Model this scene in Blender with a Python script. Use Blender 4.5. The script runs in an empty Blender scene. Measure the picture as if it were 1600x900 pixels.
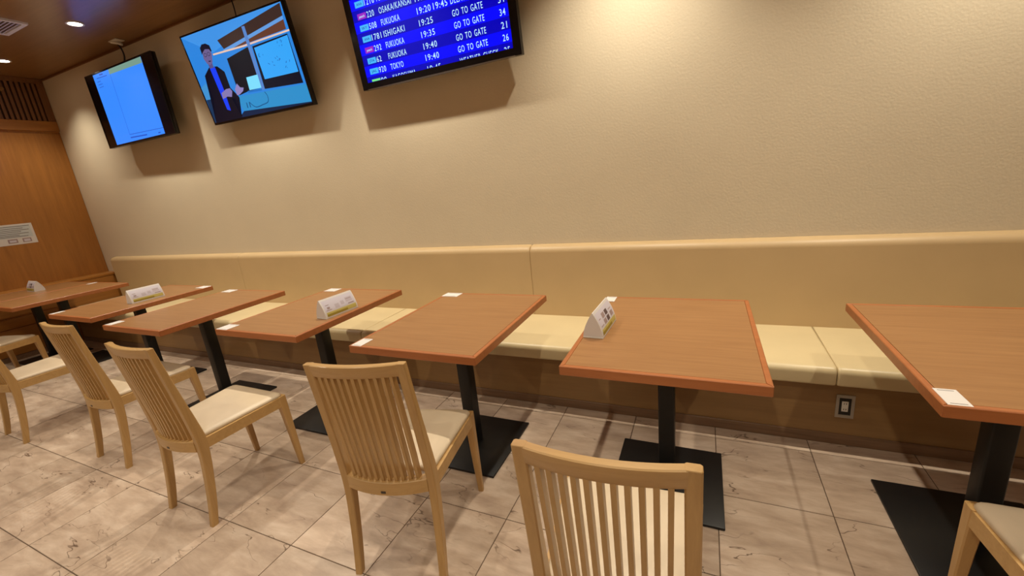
import bpy, bmesh, math, random
from mathutils import Vector, Matrix

# ------------------------------------------------------------------ camera, world, exposure
scn = bpy.context.scene
C = scn.collection
scn.view_settings.view_transform = 'Standard'
scn.view_settings.look = 'None'
scn.view_settings.gamma = 1.0
scn.view_settings.use_curve_mapping = False
scn.view_settings.exposure = 0.12
scn.cycles.use_denoising = True
scn.cycles.sample_clamp_indirect = 4.0
scn.cycles.max_bounces = 8

CAM = Vector((5.455, -2.357, 1.266))
YAW, PITCH, ROLL, FPX = 0.4430, -0.2600, -0.1040, 656.2
fw = Vector((-math.sin(YAW) * math.cos(PITCH), math.cos(YAW) * math.cos(PITCH), math.sin(PITCH)))
r0 = Vector((math.cos(YAW), math.sin(YAW), 0))
u0 = r0.cross(fw)
rt = math.cos(ROLL) * r0 + math.sin(ROLL) * u0
up = -math.sin(ROLL) * r0 + math.cos(ROLL) * u0
cd = bpy.data.cameras.new('camera')
cd.sensor_fit = 'HORIZONTAL'
cd.sensor_width = 36.0
cd.lens = FPX / 1600.0 * 36.0
cd.clip_start = 0.02
cam = bpy.data.objects.new('camera', cd)
C.objects.link(cam)
cam.matrix_world = Matrix(((rt.x, up.x, -fw.x, CAM.x), (rt.y, up.y, -fw.y, CAM.y), (rt.z, up.z, -fw.z, CAM.z), (0, 0, 0, 1)))
scn.camera = cam

w = bpy.data.worlds.new('world')
scn.world = w
w.use_nodes = True
w.node_tree.nodes['Background'].inputs['Color'].default_value = (1.0, 0.86, 0.68, 1)
w.node_tree.nodes['Background'].inputs['Strength'].default_value = 0.05

LIGHT_COL = (1.0, 0.895, 0.725)
P_WALL, P_MID, P_BACK = 94.0, 36.0, 24.0       # watts of the downlights by row
ROWS = [(-0.320, P_WALL, 108, 1.0), (-1.55, P_MID, 100, 0.7), (-2.90, P_BACK, 140, 0.6), (-4.40, P_BACK, 140, 0.6)]
LX = [-0.366 + 1.371 * i for i in range(6)]

# ------------------------------------------------------------------ room numbers
ZC = 2.735            # ceiling
YW = 0.118            # face of the cream wall
XL, XR = -0.947, 8.6  # side walls
YB = -6.2             # wall behind the camera
ZT = 0.661            # table top
LEDGE_X = -0.703

# ------------------------------------------------------------------ materials
def lin(c):
    return tuple(((v / 255) / 12.92 if v / 255 <= 0.04045 else ((v / 255 + 0.055) / 1.055) ** 2.4) for v in c) + (1,)

def base_mat(name, rough=0.5, coat=0.0, spec=0.5):
    m = bpy.data.materials.new(name)
    m.use_nodes = True
    n, l = m.node_tree.nodes, m.node_tree.links
    b = n['Principled BSDF']
    b.inputs['Roughness'].default_value = rough
    b.inputs['Coat Weight'].default_value = coat
    b.inputs['Coat Roughness'].default_value = 0.15
    b.inputs['Specular IOR Level'].default_value = spec
    return m, n, l, b

def plain(name, col, rough=0.5, metallic=0.0, coat=0.0, spec=0.5, noise=0.0, nscale=20, bump=0.0, bscale=200, bdist=0.002):
    m, n, l, b = base_mat(name, rough, coat, spec)
    c = lin(col)
    b.inputs['Base Color'].default_value = c
    b.inputs['Metallic'].default_value = metallic
    if noise or bump:
        tc = n.new('ShaderNodeTexCoord')
    if noise:
        nz = n.new('ShaderNodeTexNoise'); nz.inputs['Scale'].default_value = nscale; nz.inputs['Detail'].default_value = 4
        l.new(tc.outputs['Object'], nz.inputs['Vector'])
        rp = n.new('ShaderNodeValToRGB')
        rp.color_ramp.elements[0].position = 0.3; rp.color_ramp.elements[1].position = 0.7
        rp.color_ramp.elements[0].color = tuple(v * (1 - noise) for v in c[:3]) + (1,)
        rp.color_ramp.elements[1].color = tuple(min(1, v * (1 + noise)) for v in c[:3]) + (1,)
        l.new(nz.outputs['Fac'], rp.inputs['Fac']); l.new(rp.outputs['Color'], b.inputs['Base Color'])
    if bump:
        nb = n.new('ShaderNodeTexNoise'); nb.inputs['Scale'].default_value = bscale; nb.inputs['Detail'].default_value = 3
        l.new(tc.outputs['Object'], nb.inputs['Vector'])
        bp = n.new('ShaderNodeBump'); bp.inputs['Strength'].default_value = bump; bp.inputs['Distance'].default_value = bdist
        l.new(nb.outputs['Fac'], bp.inputs['Height']); l.new(bp.outputs['Normal'], b.inputs['Normal'])
    return m

def wood(name, dark, light, axis='Z', scale=1.0, rough=0.4, coat=0.0, stretch=22, contrast=1.0, vary=0.0, spec=0.5):
    """Streaky grain running along one local axis, with an optional shift of tone per object."""
    m, n, l, b = base_mat(name, rough, coat, spec)
    tc = n.new('ShaderNodeTexCoord')
    mp = n.new('ShaderNodeMapping')
    s = [stretch * scale] * 3
    s['XYZ'.index(axis)] = 1.1 * scale
    mp.inputs['Scale'].default_value = s
    oi = n.new('ShaderNodeObjectInfo')
    mul = n.new('ShaderNodeMath'); mul.operation = 'MULTIPLY'; mul.inputs[1].default_value = 7.0
    l.new(oi.outputs['Random'], mul.inputs[0])
    ad = n.new('ShaderNodeVectorMath'); ad.operation = 'ADD'
    l.new(tc.outputs['Object'], ad.inputs[0]); l.new(mul.outputs[0], ad.inputs[1])
    l.new(ad.outputs[0], mp.inputs['Vector'])
    nz = n.new('ShaderNodeTexNoise'); nz.inputs['Scale'].default_value = 3.0; nz.inputs['Detail'].default_value = 7
    nz.inputs['Roughness'].default_value = 0.65; nz.inputs['Distortion'].default_value = 0.5
    l.new(mp.outputs[0], nz.inputs['Vector'])
    rp = n.new('ShaderNodeValToRGB')
    rp.color_ramp.elements[0].position = 0.5 - 0.22 / contrast; rp.color_ramp.elements[1].position = 0.5 + 0.22 / contrast
    rp.color_ramp.elements[0].color = lin(dark); rp.color_ramp.elements[1].color = lin(light)
    l.new(nz.outputs['Fac'], rp.inputs['Fac'])
    out = rp.outputs['Color']
    if vary:
        hv = n.new('ShaderNodeHueSaturation')
        mr = n.new('ShaderNodeMapRange'); mr.inputs['To Min'].default_value = 1 - vary; mr.inputs['To Max'].default_value = 1 + vary
        l.new(oi.outputs['Random'], mr.inputs['Value']); l.new(mr.outputs[0], hv.inputs['Value'])
        l.new(out, hv.inputs['Color']); out = hv.outputs['Color']
    l.new(out, b.inputs['Base Color'])
    bp = n.new('ShaderNodeBump'); bp.inputs['Strength'].default_value = 0.05; bp.inputs['Distance'].default_value = 0.001
    l.new(nz.outputs['Fac'], bp.inputs['Height']); l.new(bp.outputs['Normal'], b.inputs['Normal'])
    return m

def emit(name, col, strength=1.0):
    """A lit screen or lamp: emits its colour under a glossy face."""
    m, n, l, b = base_mat(name, 0.25, 0.0, 0.3)
    b.inputs['Base Color'].default_value = (0.005, 0.005, 0.005, 1)
    b.inputs['Emission Color'].default_value = lin(col)
    b.inputs['Emission Strength'].default_value = strength
    return m

def tile_material():
    m, n, l, b = base_mat('marble_tile', 0.28, 0.0, 0.5)
    ge = n.new('ShaderNodeNewGeometry')
    oi = n.new('ShaderNodeObjectInfo')
    mul = n.new('ShaderNodeMath'); mul.operation = 'MULTIPLY'; mul.inputs[1].default_value = 9.0
    l.new(oi.outputs['Random'], mul.inputs[0])
    ad = n.new('ShaderNodeVectorMath'); ad.operation = 'ADD'
    l.new(ge.outputs['Position'], ad.inputs[0]); l.new(mul.outputs[0], ad.inputs[1])
    # soft clouds of beige
    n1 = n.new('ShaderNodeTexNoise'); n1.inputs['Scale'].default_value = 9; n1.inputs['Detail'].default_value = 8; n1.inputs['Roughness'].default_value = 0.62; n1.inputs['Distortion'].default_value = 0.25
    mp = n.new('ShaderNodeMapping'); mp.inputs['Scale'].default_value = (0.6, 1.9, 1); mp.inputs['Rotation'].default_value = (0, 0, 0.35)
    l.new(ad.outputs[0], mp.inputs['Vector']); l.new(mp.outputs[0], n1.inputs['Vector'])
    rp = n.new('ShaderNodeValToRGB')
    e = rp.color_ramp.elements
    e[0].position = 0.30; e[0].color = lin((168, 146, 127)); e[1].position = 0.72; e[1].color = lin((213, 194, 174))
    k = e.new(0.5); k.color = lin((191, 169, 148))
    l.new(n1.outputs['Fac'], rp.inputs['Fac'])
    # hair-thin dark veins
    n2 = n.new('ShaderNodeTexNoise'); n2.inputs['Scale'].default_value = 4.2; n2.inputs['Detail'].default_value = 4; n2.inputs['Distortion'].default_value = 0.35; n2.inputs['Roughness'].default_value = 0.5
    mp2 = n.new('ShaderNodeMapping'); mp2.inputs['Scale'].default_value = (0.7, 1.8, 1); mp2.inputs['Location'].default_value = (3, 7, 0)
    l.new(ad.outputs[0], mp2.inputs['Vector']); l.new(mp2.outputs[0], n2.inputs['Vector'])
    s = n.new('ShaderNodeMath'); s.operation = 'SUBTRACT'; s.inputs[1].default_value = 0.5
    a = n.new('ShaderNodeMath'); a.operation = 'ABSOLUTE'
    l.new(n2.outputs['Fac'], s.inputs[0]); l.new(s.outputs[0], a.inputs[0])
    vr = n.new('ShaderNodeMapRange'); vr.inputs['From Min'].default_value = 0.0; vr.inputs['From Max'].default_value = 0.0065
    vr.inputs['To Min'].default_value = 1.0; vr.inputs['To Max'].default_value = 0.0
    l.new(a.outputs[0], vr.inputs['Value'])
    n3 = n.new('ShaderNodeTexNoise'); n3.inputs['Scale'].default_value = 6; n3.inputs['Detail'].default_value = 2
    l.new(ad.outputs[0], n3.inputs['Vector'])
    gt = n.new('ShaderNodeMapRange'); gt.inputs['From Min'].default_value = 0.48; gt.inputs['From Max'].default_value = 0.60
    l.new(n3.outputs['Fac'], gt.inputs['Value'])
    vm = n.new('ShaderNodeMath'); vm.operation = 'MULTIPLY'; l.new(vr.outputs[0], vm.inputs[0]); l.new(gt.outputs[0], vm.inputs[1])
    mx = n.new('ShaderNodeMix'); mx.data_type = 'RGBA'
    mx.inputs['B'].default_value = lin((96, 74, 58))
    l.new(vm.outputs[0], mx.inputs['Factor']); l.new(rp.outputs['Color'], mx.inputs['A'])
    hv = n.new('ShaderNodeHueSaturation')
    mr = n.new('ShaderNodeMapRange'); mr.inputs['To Min'].default_value = 0.90; mr.inputs['To Max'].default_value = 1.05
    l.new(oi.outputs['Random'], mr.inputs['Value']); l.new(mr.outputs[0], hv.inputs['Value'])
    l.new(mx.outputs['Result'], hv.inputs['Color']); l.new(hv.outputs['Color'], b.inputs['Base Color'])
    rr = n.new('ShaderNodeMapRange'); rr.inputs['To Min'].default_value = 0.26; rr.inputs['To Max'].default_value = 0.48
    l.new(n1.outputs['Fac'], rr.inputs['Value']); l.new(rr.outputs[0], b.inputs['Roughness'])
    return m

M = {}
M['wall'] = plain('plaster_wall', (226, 213, 186), 0.55, noise=0.02, nscale=3, bump=0.22, bscale=95, bdist=0.004, spec=0.3)
M['wall_far'] = plain('plaster_far', (205, 185, 150), 0.7)
M['ceiling'] = wood('ceiling_wood', (128, 92, 54), (146, 106, 64), 'X', 0.5, 0.34, 0.2)
M['panel'] = wood('panel_wood', (150, 97, 40), (176, 117, 50), 'Z', 0.6, 0.42, 0.1, stretch=14)
M['panel_h'] = wood('panel_wood_h', (150, 97, 40), (176, 117, 50), 'Y', 0.6, 0.42, 0.1, stretch=14)
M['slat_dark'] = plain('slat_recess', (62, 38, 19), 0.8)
M['slat_wood'] = wood('slat_wood', (112, 73, 40), (132, 88, 50), 'Z', 1, 0.5)
M['tile'] = tile_material()
M['grout'] = plain('grout', (98, 80, 64), 0.9)
M['vinyl'] = plain('cream_vinyl', (210, 192, 150), 0.36, noise=0.03, nscale=6, bump=0.10, bscale=420, bdist=0.0006)
M['vinyl_back'] = plain('tan_vinyl', (200, 172, 128), 0.44, noise=0.03, nscale=4, bump=0.10, bscale=420, bdist=0.0006)
M['base_panel'] = wood('base_laminate', (138, 106, 66), (150, 116, 72), 'X', 0.6, 0.45)
M['kick'] = wood('kick_wood', (110, 84, 62), (136, 106, 80), 'X', 0.8, 0.5)
M['top'] = wood('table_laminate', (136, 94, 56), (162, 119, 75), 'X', 1.0, 0.30, 0.0, stretch=26, contrast=0.9, vary=0.06)
M['edge'] = wood('table_edge', (152, 88, 46), (170, 104, 57), 'X', 1.0, 0.38, 0.0, stretch=12, vary=0.04)
M['black'] = plain('black_metal', (22, 22, 23), 0.42, metallic=0.0, spec=0.4, bump=0.05, bscale=300)
M['chair'] = wood('chair_beech', (176, 138, 84), (194, 156, 100), 'Z', 1.0, 0.36, 0.1, stretch=18, vary=0.03)
M['chair_h'] = wood('chair_beech_h', (182, 144, 88), (198, 160, 104), 'X', 1.0, 0.36, 0.1, stretch=18, vary=0.03)
M['seat'] = plain('seat_vinyl', (208, 190, 162), 0.38, noise=0.04, nscale=9, bump=0.12, bscale=350, bdist=0.0006)
M['tag'] = plain('dark_tag', (60, 50, 40), 0.4)
M['paper'] = plain('white_paper', (216, 211, 206), 0.5)
M['ink'] = plain('grey_ink', (120, 112, 108), 0.6)
M['ink_dark'] = plain('dark_print', (92, 74, 74), 0.55)
M['ink_mid'] = plain('mid_print', (158, 138, 136), 0.55)
M['ink_pale'] = plain('pale_print', (206, 200, 210), 0.55)
M['ink_soft'] = plain('soft_print', (190, 180, 188), 0.55)
M['yellow'] = plain('yellow_print', (190, 176, 96), 0.5)
M['olive'] = plain('olive_print', (150, 132, 44), 0.5)
M['green_ink'] = plain('notice_band', (198, 204, 204), 0.55)
M['tv_black'] = plain('tv_black', (12, 11, 14), 0.22, spec=0.5)
M['tv_gloss'] = plain('tv_rim', (20, 18, 20), 0.12)
M['silver'] = plain('silver_trim', (170, 170, 172), 0.25, metallic=0.9)
M['steel'] = plain('outlet_steel', (176, 166, 152), 0.35, metallic=0.3)
M['white_plastic'] = plain('white_plastic', (225, 220, 210), 0.4)
M['brass'] = plain('brass', (190, 150, 90), 0.3, metallic=0.9)
M['lens'] = emit('downlight_lens', (255, 240, 215), 14.0)
M['dot'] = plain('socket_slot', (40, 34, 28), 0.7)

# ------------------------------------------------------------------ mesh helpers
def to_mesh(bm, name, smooth=False, sharp=None):
    bmesh.ops.recalc_face_normals(bm, faces=bm.faces)
    me = bpy.data.meshes.new(name)
    bm.to_mesh(me); bm.free()
    if smooth:
        for p in me.polygons: p.use_smooth = True
        if sharp:
            me.set_sharp_from_angle(angle=sharp)
    return me

def obj(name, me, mat=None, parent=None, loc=(0, 0, 0), rot=(0, 0, 0)):
    o = bpy.data.objects.new(name, me)
    C.objects.link(o)
    if mat is not None:
        if not me.materials: me.materials.append(M[mat])
    o.parent = parent
    o.location = loc
    o.rotation_euler = rot
    return o

def empty(name, loc=(0, 0, 0), rot=(0, 0, 0)):
    o = bpy.data.objects.new(name, None)
    C.objects.link(o)
    o.empty_display_size = 0.1
    o.location = loc; o.rotation_euler = rot
    return o

def tag(o, label=None, cat=None, group=None, kind=None):
    if label: o['label'] = label
    if cat: o['category'] = cat
    if group: o['group'] = group
    if kind: o['kind'] = kind
    return o

def add_box(bm, x0, x1, y0, y1, z0, z1):
    v = [bm.verts.new(p) for p in ((x0, y0, z0), (x1, y0, z0), (x1, y1, z0), (x0, y1, z0), (x0, y0, z1), (x1, y0, z1), (x1, y1, z1), (x0, y1, z1))]
    for f in ((0, 3, 2, 1), (4, 5, 6, 7), (0, 1, 5, 4), (1, 2, 6, 5), (2, 3, 7, 6), (3, 0, 4, 7)):
        bm.faces.new([v[i] for i in f])
    return v

def box(name, x0, x1, y0, y1, z0, z1, bevel=0.0, seg=2):
    bm = bmesh.new()
    add_box(bm, x0, x1, y0, y1, z0, z1)
    if bevel:
        bmesh.ops.bevel(bm, geom=list(bm.edges), offset=bevel, segments=seg, affect='EDGES', profile=0.5)
    return to_mesh(bm, name, bool(bevel), math.radians(40) if bevel else None)

def prism(name, poly, axis, a0, a1, bevel=0.0, seg=2, smooth=False):
    """Extrude a 2-D outline along an axis: 'X' takes (y,z), 'Y' takes (x,z), 'Z' takes (x,y)."""
    bm = bmesh.new()
    def P(u, v, a):
        return {'X': (a, u, v), 'Y': (u, a, v), 'Z': (u, v, a)}[axis]
    A = [bm.verts.new(P(u, v, a0)) for u, v in poly]
    B = [bm.verts.new(P(u, v, a1)) for u, v in poly]
    n = len(poly)
    bm.faces.new(A); bm.faces.new(B[::-1])
    for i in range(n):
        bm.faces.new((A[i], A[(i + 1) % n], B[(i + 1) % n], B[i]))
    if bevel:
        bmesh.ops.recalc_face_normals(bm, faces=bm.faces)
        bmesh.ops.bevel(bm, geom=list(bm.edges), offset=bevel, segments=seg, affect='EDGES', profile=0.5)
    return to_mesh(bm, name, smooth or bool(bevel), math.radians(35))

def loft(name, rings, bevel=0.0, closed_ends=True, smooth=True, sharp=35):
    bm = bmesh.new()
    R = [[bm.verts.new(p) for p in r] for r in rings]
    n = len(rings[0])
    for a, b in zip(R[:-1], R[1:]):
        for i in range(n):
            bm.faces.new((a[i], a[(i + 1) % n], b[(i + 1) % n], b[i]))
    if closed_ends:
        bm.faces.new(R[0]); bm.faces.new(R[-1][::-1])
    return to_mesh(bm, name, smooth, math.radians(sharp))

def tube(name, pts, r, n=10):
    pts = [Vector(p) for p in pts]
    rings = []
    for i, p in enumerate(pts):
        t = (pts[min(i + 1, len(pts) - 1)] - pts[max(i - 1, 0)]).normalized()
        a = t.cross(Vector((0.31, 0.95, 0.07))).normalized(); b = t.cross(a)
        rings.append([p + r * (math.cos(2 * math.pi * k / n) * a + math.sin(2 * math.pi * k / n) * b) for k in range(n)])
    return loft(name, rings, sharp=60)

def cyl(name, r, z0, z1, n=24, r1=None, cx=0, cy=0):
    r1 = r if r1 is None else r1
    ring = lambda rr, z: [(cx + rr * math.cos(2 * math.pi * k / n), cy + rr * math.sin(2 * math.pi * k / n), z) for k in range(n)]
    return loft(name, [ring(r, z0), ring(r1, z1)])

def ringmesh(name, r_in, r_out, z0, z1, n=32):
    ring = lambda rr, z: [(rr * math.cos(2 * math.pi * k / n), rr * math.sin(2 * math.pi * k / n), z) for k in range(n)]
    return loft(name, [ring(r_in, z0), ring(r_out, z0), ring(r_out, z1), ring(r_in, z1), ring(r_in, z0)], closed_ends=False)

def plates(name, polys, y):
    """Flat polygons in the x-z plane at depth y, one mesh."""
    bm = bmesh.new()
    for poly in polys:
        bm.faces.new([bm.verts.new((p[0], y, p[1])) for p in poly])
    bmesh.ops.triangulate(bm, faces=list(bm.faces))
    me = bpy.data.meshes.new(name)
    bm.normal_update()
    for f in bm.faces:
        if f.normal.y > 0: f.normal_flip()
    bm.to_mesh(me); bm.free()
    return me

def copy_tree(o, parent=None):
    c = o.copy(); C.objects.link(c); c.parent = parent
    for ch in list(o.children):
        copy_tree(ch, c)
    return c

def text_into(bm, s, x, z, height, width=None, y=0.0, align='L', zmin=None, bold=0.0, spread=1.0):
    """Add a line of lettering to bm as flat faces in the x-z plane; width fits it sideways."""
    cu = bpy.data.curves.new('lettering', 'FONT')
    cu.body = s
    cu.offset = bold
    cu.resolution_u = 3
    cu.space_character = spread
    cu.space_word = 1.0 + (spread - 1.0) * 4
    to = bpy.data.objects.new('lettering', cu)
    C.objects.link(to)
    me = bpy.data.meshes.new_from_object(to)
    bpy.data.objects.remove(to); bpy.data.curves.remove(cu)
    xs = [v.co.x for v in me.vertices]; 
    if not xs: return
    x0, x1 = min(xs), max(xs)
    sz = height / 0.70
    sx = width / (x1 - x0) if width else sz * 0.75
    off = {'L': x, 'C': x - sx * (x1 - x0) / 2, 'R': x - sx * (x1 - x0)}[align]
    tb = bmesh.new(); tb.from_mesh(me)
    for v in tb.verts:
        v.co = Vector((off + (v.co.x - x0) * sx, y, z + v.co.y * sz))
    if zmin is not None:
        bmesh.ops.bisect_plane(tb, geom=list(tb.verts) + list(tb.edges) + list(tb.faces), plane_co=(0, 0, zmin), plane_no=(0, 0, 1), clear_inner=True)
    tb.normal_update()
    for f in tb.faces:
        if f.normal.y > 0: f.normal_flip()
    m2 = bpy.data.meshes.new('t'); tb.to_mesh(m2); tb.free()
    bm.from_mesh(m2)
    bpy.data.meshes.remove(m2); bpy.data.meshes.remove(me)

# ------------------------------------------------------------------ the room shell
def structure(name, me, mat):
    return tag(obj(name, me, mat), kind='structure')

structure('wall_back', box('wall_back', XL - 0.1, XR + 0.1, YW, YW + 0.12, -0.1, ZC + 0.1), 'wall')
structure('wall_front', box('wall_front', XL - 0.1, XR + 0.1, YB - 0.12, YB, -0.1, ZC + 0.1), 'wall_far')
structure('wall_right', box('wall_right', XR, XR + 0.12, YB, YW, -0.1, ZC + 0.1), 'wall_far')
structure('ceiling', box('ceiling', XL - 0.1, XR + 0.1, YB - 0.1, YW + 0.1, ZC, ZC + 0.1), 'ceiling')
# thin shadow-gap strip between wall and ceiling
structure('trim_1', box('trim_1', XL, XR, YW - 0.012, YW, ZC - 0.018, ZC), 'slat_wood')

# left wall: veneer sheet, rail, slatted transom
wl = structure('wall_left', box('wall_left', XL - 0.12, XL, YB, YW, -0.1, ZC), 'panel')
ply = YW - 0.004
k = 0
while ply > -4.0:
    y1 = max(ply - 0.90, -4.0)
    obj('veneer_panel', box('veneer_panel', XL, XL + 0.008, y1 + 0.002, ply, 0.0, 2.194, 0.0015, 1), 'panel', wl)
    ply = y1
obj('transom_rail', box('transom_rail', XL, XL + 0.030, -4.0, YW - 0.002, 2.217, 2.318, 0.003, 1), 'panel_h', wl)
obj('top_rail', box('top_rail', XL, XL + 0.030, -4.0, YW - 0.002, 2.688, ZC, 0.003, 1), 'slat_wood', wl)
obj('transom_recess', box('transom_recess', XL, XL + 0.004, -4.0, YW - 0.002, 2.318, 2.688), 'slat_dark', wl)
obj('end_stile', box('end_stile', XL, XL + 0.028, YW - 0.062, YW - 0.002, 2.318, 2.688, 0.002, 1), 'slat_wood', wl)
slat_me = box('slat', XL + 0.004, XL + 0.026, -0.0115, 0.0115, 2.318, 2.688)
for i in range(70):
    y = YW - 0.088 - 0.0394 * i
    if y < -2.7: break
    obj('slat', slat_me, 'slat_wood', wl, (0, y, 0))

# floor: grout bed, square marble tiles laid one by one
TX0, TY0, TS = 4.781, -0.465, 0.3685
fl = structure('floor', box('floor', XL - 0.1, XR + 0.1, YB - 0.1, YW + 0.1, -0.10, -0.0020), 'grout')
g = 0.0016
tile_me = box('tile', -TS / 2 + g, TS / 2 - g, -TS / 2 + g, TS / 2 - g, -0.012, 0.0, 0.0009, 1)
tile_me.materials.append(M['tile'])
strip_me = box('border_tile', -TS / 2 + g, TS / 2 - g, -0.046 + g, 0.046 - g, -0.012, 0.0, 0.0009, 1)
strip_me.materials.append(M['tile'])
ix0 = int(math.floor((XL - TX0) / TS))
ribbed_at = (math.floor((3.45 - TX0) / TS), 4)
far_cells = []
for ix in range(ix0, ix0 + 27):
    xa = TX0 + ix * TS
    if xa + TS > XR: break
    if xa > XL - 0.3 and xa < 7.0:
        if xa + TS / 2 > LEDGE_X:
            obj('tile', strip_me, None, fl, (xa + TS / 2, TY0 + 0.046, 0))
    for iy in range(16):
        ya = TY0 - iy * TS
        if ya - TS < YB: continue
        # the tiles the photograph shows are pieces of their own
        near = xa < 7.0 and iy < (3 if xa < 0.4 else 5 if xa < 2.4 else 7) and xa + TS > XL
        if near:
            if (ix, iy) == ribbed_at:
                continue
            obj('tile', tile_me, None, fl, (xa + TS / 2, ya - TS / 2, 0))
        elif xa + TS / 2 > XL:
            far_cells.append((xa, ya))
bm = bmesh.new()
for xa, ya in far_cells:
    add_box(bm, xa + g, xa + TS - g, ya - TS + g, ya - g, -0.012, 0.0)
tag(obj('far_tiles', to_mesh(bm, 'far_tiles'), 'tile', fl), kind='stuff')
# one tile whose stone is cut across a rippled bed
def ribbed_tile():
    m = M['tile'].copy(); m.name = 'marble_tile_rippled'
    n, l = m.node_tree.nodes, m.node_tree.links
    b = n['Principled BSDF']
    src = b.inputs['Base Color'].links[0].from_socket
    tc = n.new('ShaderNodeTexCoord')
    wv = n.new('ShaderNodeTexWave'); wv.bands_direction = 'X'; wv.inputs['Scale'].default_value = 9.0; wv.inputs['Distortion'].default_value = 4.0
    wv.inputs['Detail'].default_value = 2; wv.inputs['Detail Scale'].default_value = 0.8
    l.new(tc.outputs['Object'], wv.inputs['Vector'])
    mr = n.new('ShaderNodeMapRange'); mr.inputs['To Min'].default_value = 0.92; mr.inputs['To Max'].default_value = 1.14
    l.new(wv.outputs['Fac'], mr.inputs['Value'])
    hv = n.new('ShaderNodeHueSaturation'); l.new(mr.outputs[0], hv.inputs['Value']); l.new(src, hv.inputs['Color'])
    l.new(hv.outputs['Color'], b.inputs['Base Color'])
    return m
M['tile_rib'] = ribbed_tile()
obj('tile', box('tile_rib', -TS / 2 + g, TS / 2 - g, -TS / 2 + g, TS / 2 - g, -0.012, 0.0, 0.0009, 1), 'tile_rib', fl,
    (TX0 + (ribbed_at[0] + 0.5) * TS, TY0 - (ribbed_at[1] + 0.5) * TS, 0))

# ------------------------------------------------------------------ downlights
def downlight(x, y, watts, angle, blend, label):
    t = tag(empty('downlight', (x, y, ZC)), label, 'ceiling light', 'recessed downlights in the wooden ceiling')
    obj('trim_ring', ringmesh('trim_ring', 0.043, 0.056, -0.006, 0.0), 'white_plastic', t)
    obj('lens', cyl('lens', 0.042, -0.0035, -0.001), 'lens', t)
    ld = bpy.data.lights.new('downlight_lamp', 'SPOT')
    ld.energy = watts; ld.color = LIGHT_COL
    ld.spot_size = math.radians(angle); ld.spot_blend = blend
    ld.shadow_soft_size = 0.025
    lo = bpy.data.objects.new('downlight_lamp', ld)
    C.objects.link(lo); lo.parent = t; lo.location = (0, 0, -0.03)
row_say = ['nearest the cream wall', 'over the row of chairs', 'over the aisle', 'farthest from the cream wall']
along = ['beside the panelled wall', 'near the air vent', 'level with the middle television', 'level with the departures screen', 'level with the sixth table', 'level with the rightmost table', 'near the right-hand wall']
for (yy, wt, an, bl), rs in zip(ROWS, row_say):
    for xx, al in zip(LX, along):
        downlight(xx, yy, wt * (0.5 if xx < 0 else 1.0), an, bl, 'recessed downlight %s, row %s' % (al, rs))

# ceiling air vent
v = tag(empty('air_vent', (0.625, -0.696, ZC)), 'square white louvred air vent in the wooden ceiling', 'air vent')
bm = bmesh.new()
for a in ((-0.18, 0.18, 0.155, 0.18), (-0.18, 0.18, -0.18, -0.155), (-0.18, -0.155, -0.155, 0.155), (0.155, 0.18, -0.155, 0.155)):
    add_box(bm, a[0], a[1], a[2], a[3], -0.014, 0.0)
obj('frame', to_mesh(bm, 'vent_frame'), 'white_plastic', v)
obj('backing', box('vent_backing', -0.155, 0.155, -0.155, 0.155, -0.003, 0.0), 'ink_mid', v)
lv = box('louvre', -0.155, 0.155, -0.008, 0.008, -0.0015, 0.0015)
for i in range(14):
    obj('louvre', lv, 'ink_pale', v, (0, -0.143 + 0.022 * i, -0.0085), (0.5, 0, 0))

# ------------------------------------------------------------------ wooden ledge along the left wall
t = tag(empty('wall_ledge', (LEDGE_X, YW - 1.5, 0)), 'low brown wooden ledge cabinet running along the panelled left wall', 'ledge')
x0 = XL + 0.008 - LEDGE_X
obj('body', box('ledge_body', x0, -0.012, -1.5, 1.495, 0.0, 0.636), 'panel_h', t)
obj('ledge_top', box('ledge_top', x0, 0.0, -1.5, 1.495, 0.636, 0.661, 0.003, 2), 'panel_h', t)
obj('front_panel', box('ledge_front', -0.012, -0.002, -1.5, 0.920, 0.425, 0.632, 0.002, 1), 'panel_h', t)
obj('front_panel', box('ledge_front2', -0.012, -0.002, 0.925, 1.430, 0.36, 0.632, 0.002, 1), 'panel_h', t)
obj('bumper_rail', box('bumper_rail', -0.012, 0.018, -1.5, 0.890, 0.315, 0.411, 0.004, 2), 'panel_h', t)
obj('lower_panel', box('lower_panel', -0.012, -0.002, -1.5, 0.920, 0.052, 0.310, 0.002, 1), 'panel_h', t)
obj('plinth', box('ledge_plinth', -0.012, 0.0, -1.5, 0.920, 0.0, 0.048), 'kick', t)

# ------------------------------------------------------------------ banquette
BX0, BX1 = LEDGE_X + 0.006, 8.50
bq = tag(empty('banquette', (4.0, -0.25, 0)), 'long cream vinyl wall bench with padded back and brown wooden base', 'bench')
def part_at(par, name, me, mat):
    o = obj(name, me, mat, par)
    o.location = -par.location
    return o
def back_cushion(xa, xb):
    ya, yb, za, zb, r = YW - 0.002, 0.055, 0.365, 0.828, 0.046
    poly = [(ya, za), (yb, za)]
    for i in range(9):
        th = math.pi * (1 - i / 8 * 0.5)
        poly.append((yb + r + r * math.cos(th), zb - r * 0.9 + r * 0.9 * math.sin(th)))
    poly.append((ya, zb + 0.004))
    return poly
def seat_poly():
    ya, yb, za, zb = 0.062, -0.428, 0.299, 0.379
    p = [(ya, za), (yb + 0.014, za)]
    for i in range(5):
        th = math.pi * 1.5 - i / 4 * math.pi / 2
        p.append((yb + 0.012 + 0.012 * math.cos(th), za + 0.012 + 0.012 * math.sin(th)))
    for i in range(7):
        th = math.pi - i / 6 * math.pi / 2
        p.append((yb + 0.026 + 0.026 * math.cos(th), zb - 0.026 + 0.026 * math.sin(th)))
    p.append((ya, zb))
    return p
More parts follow.
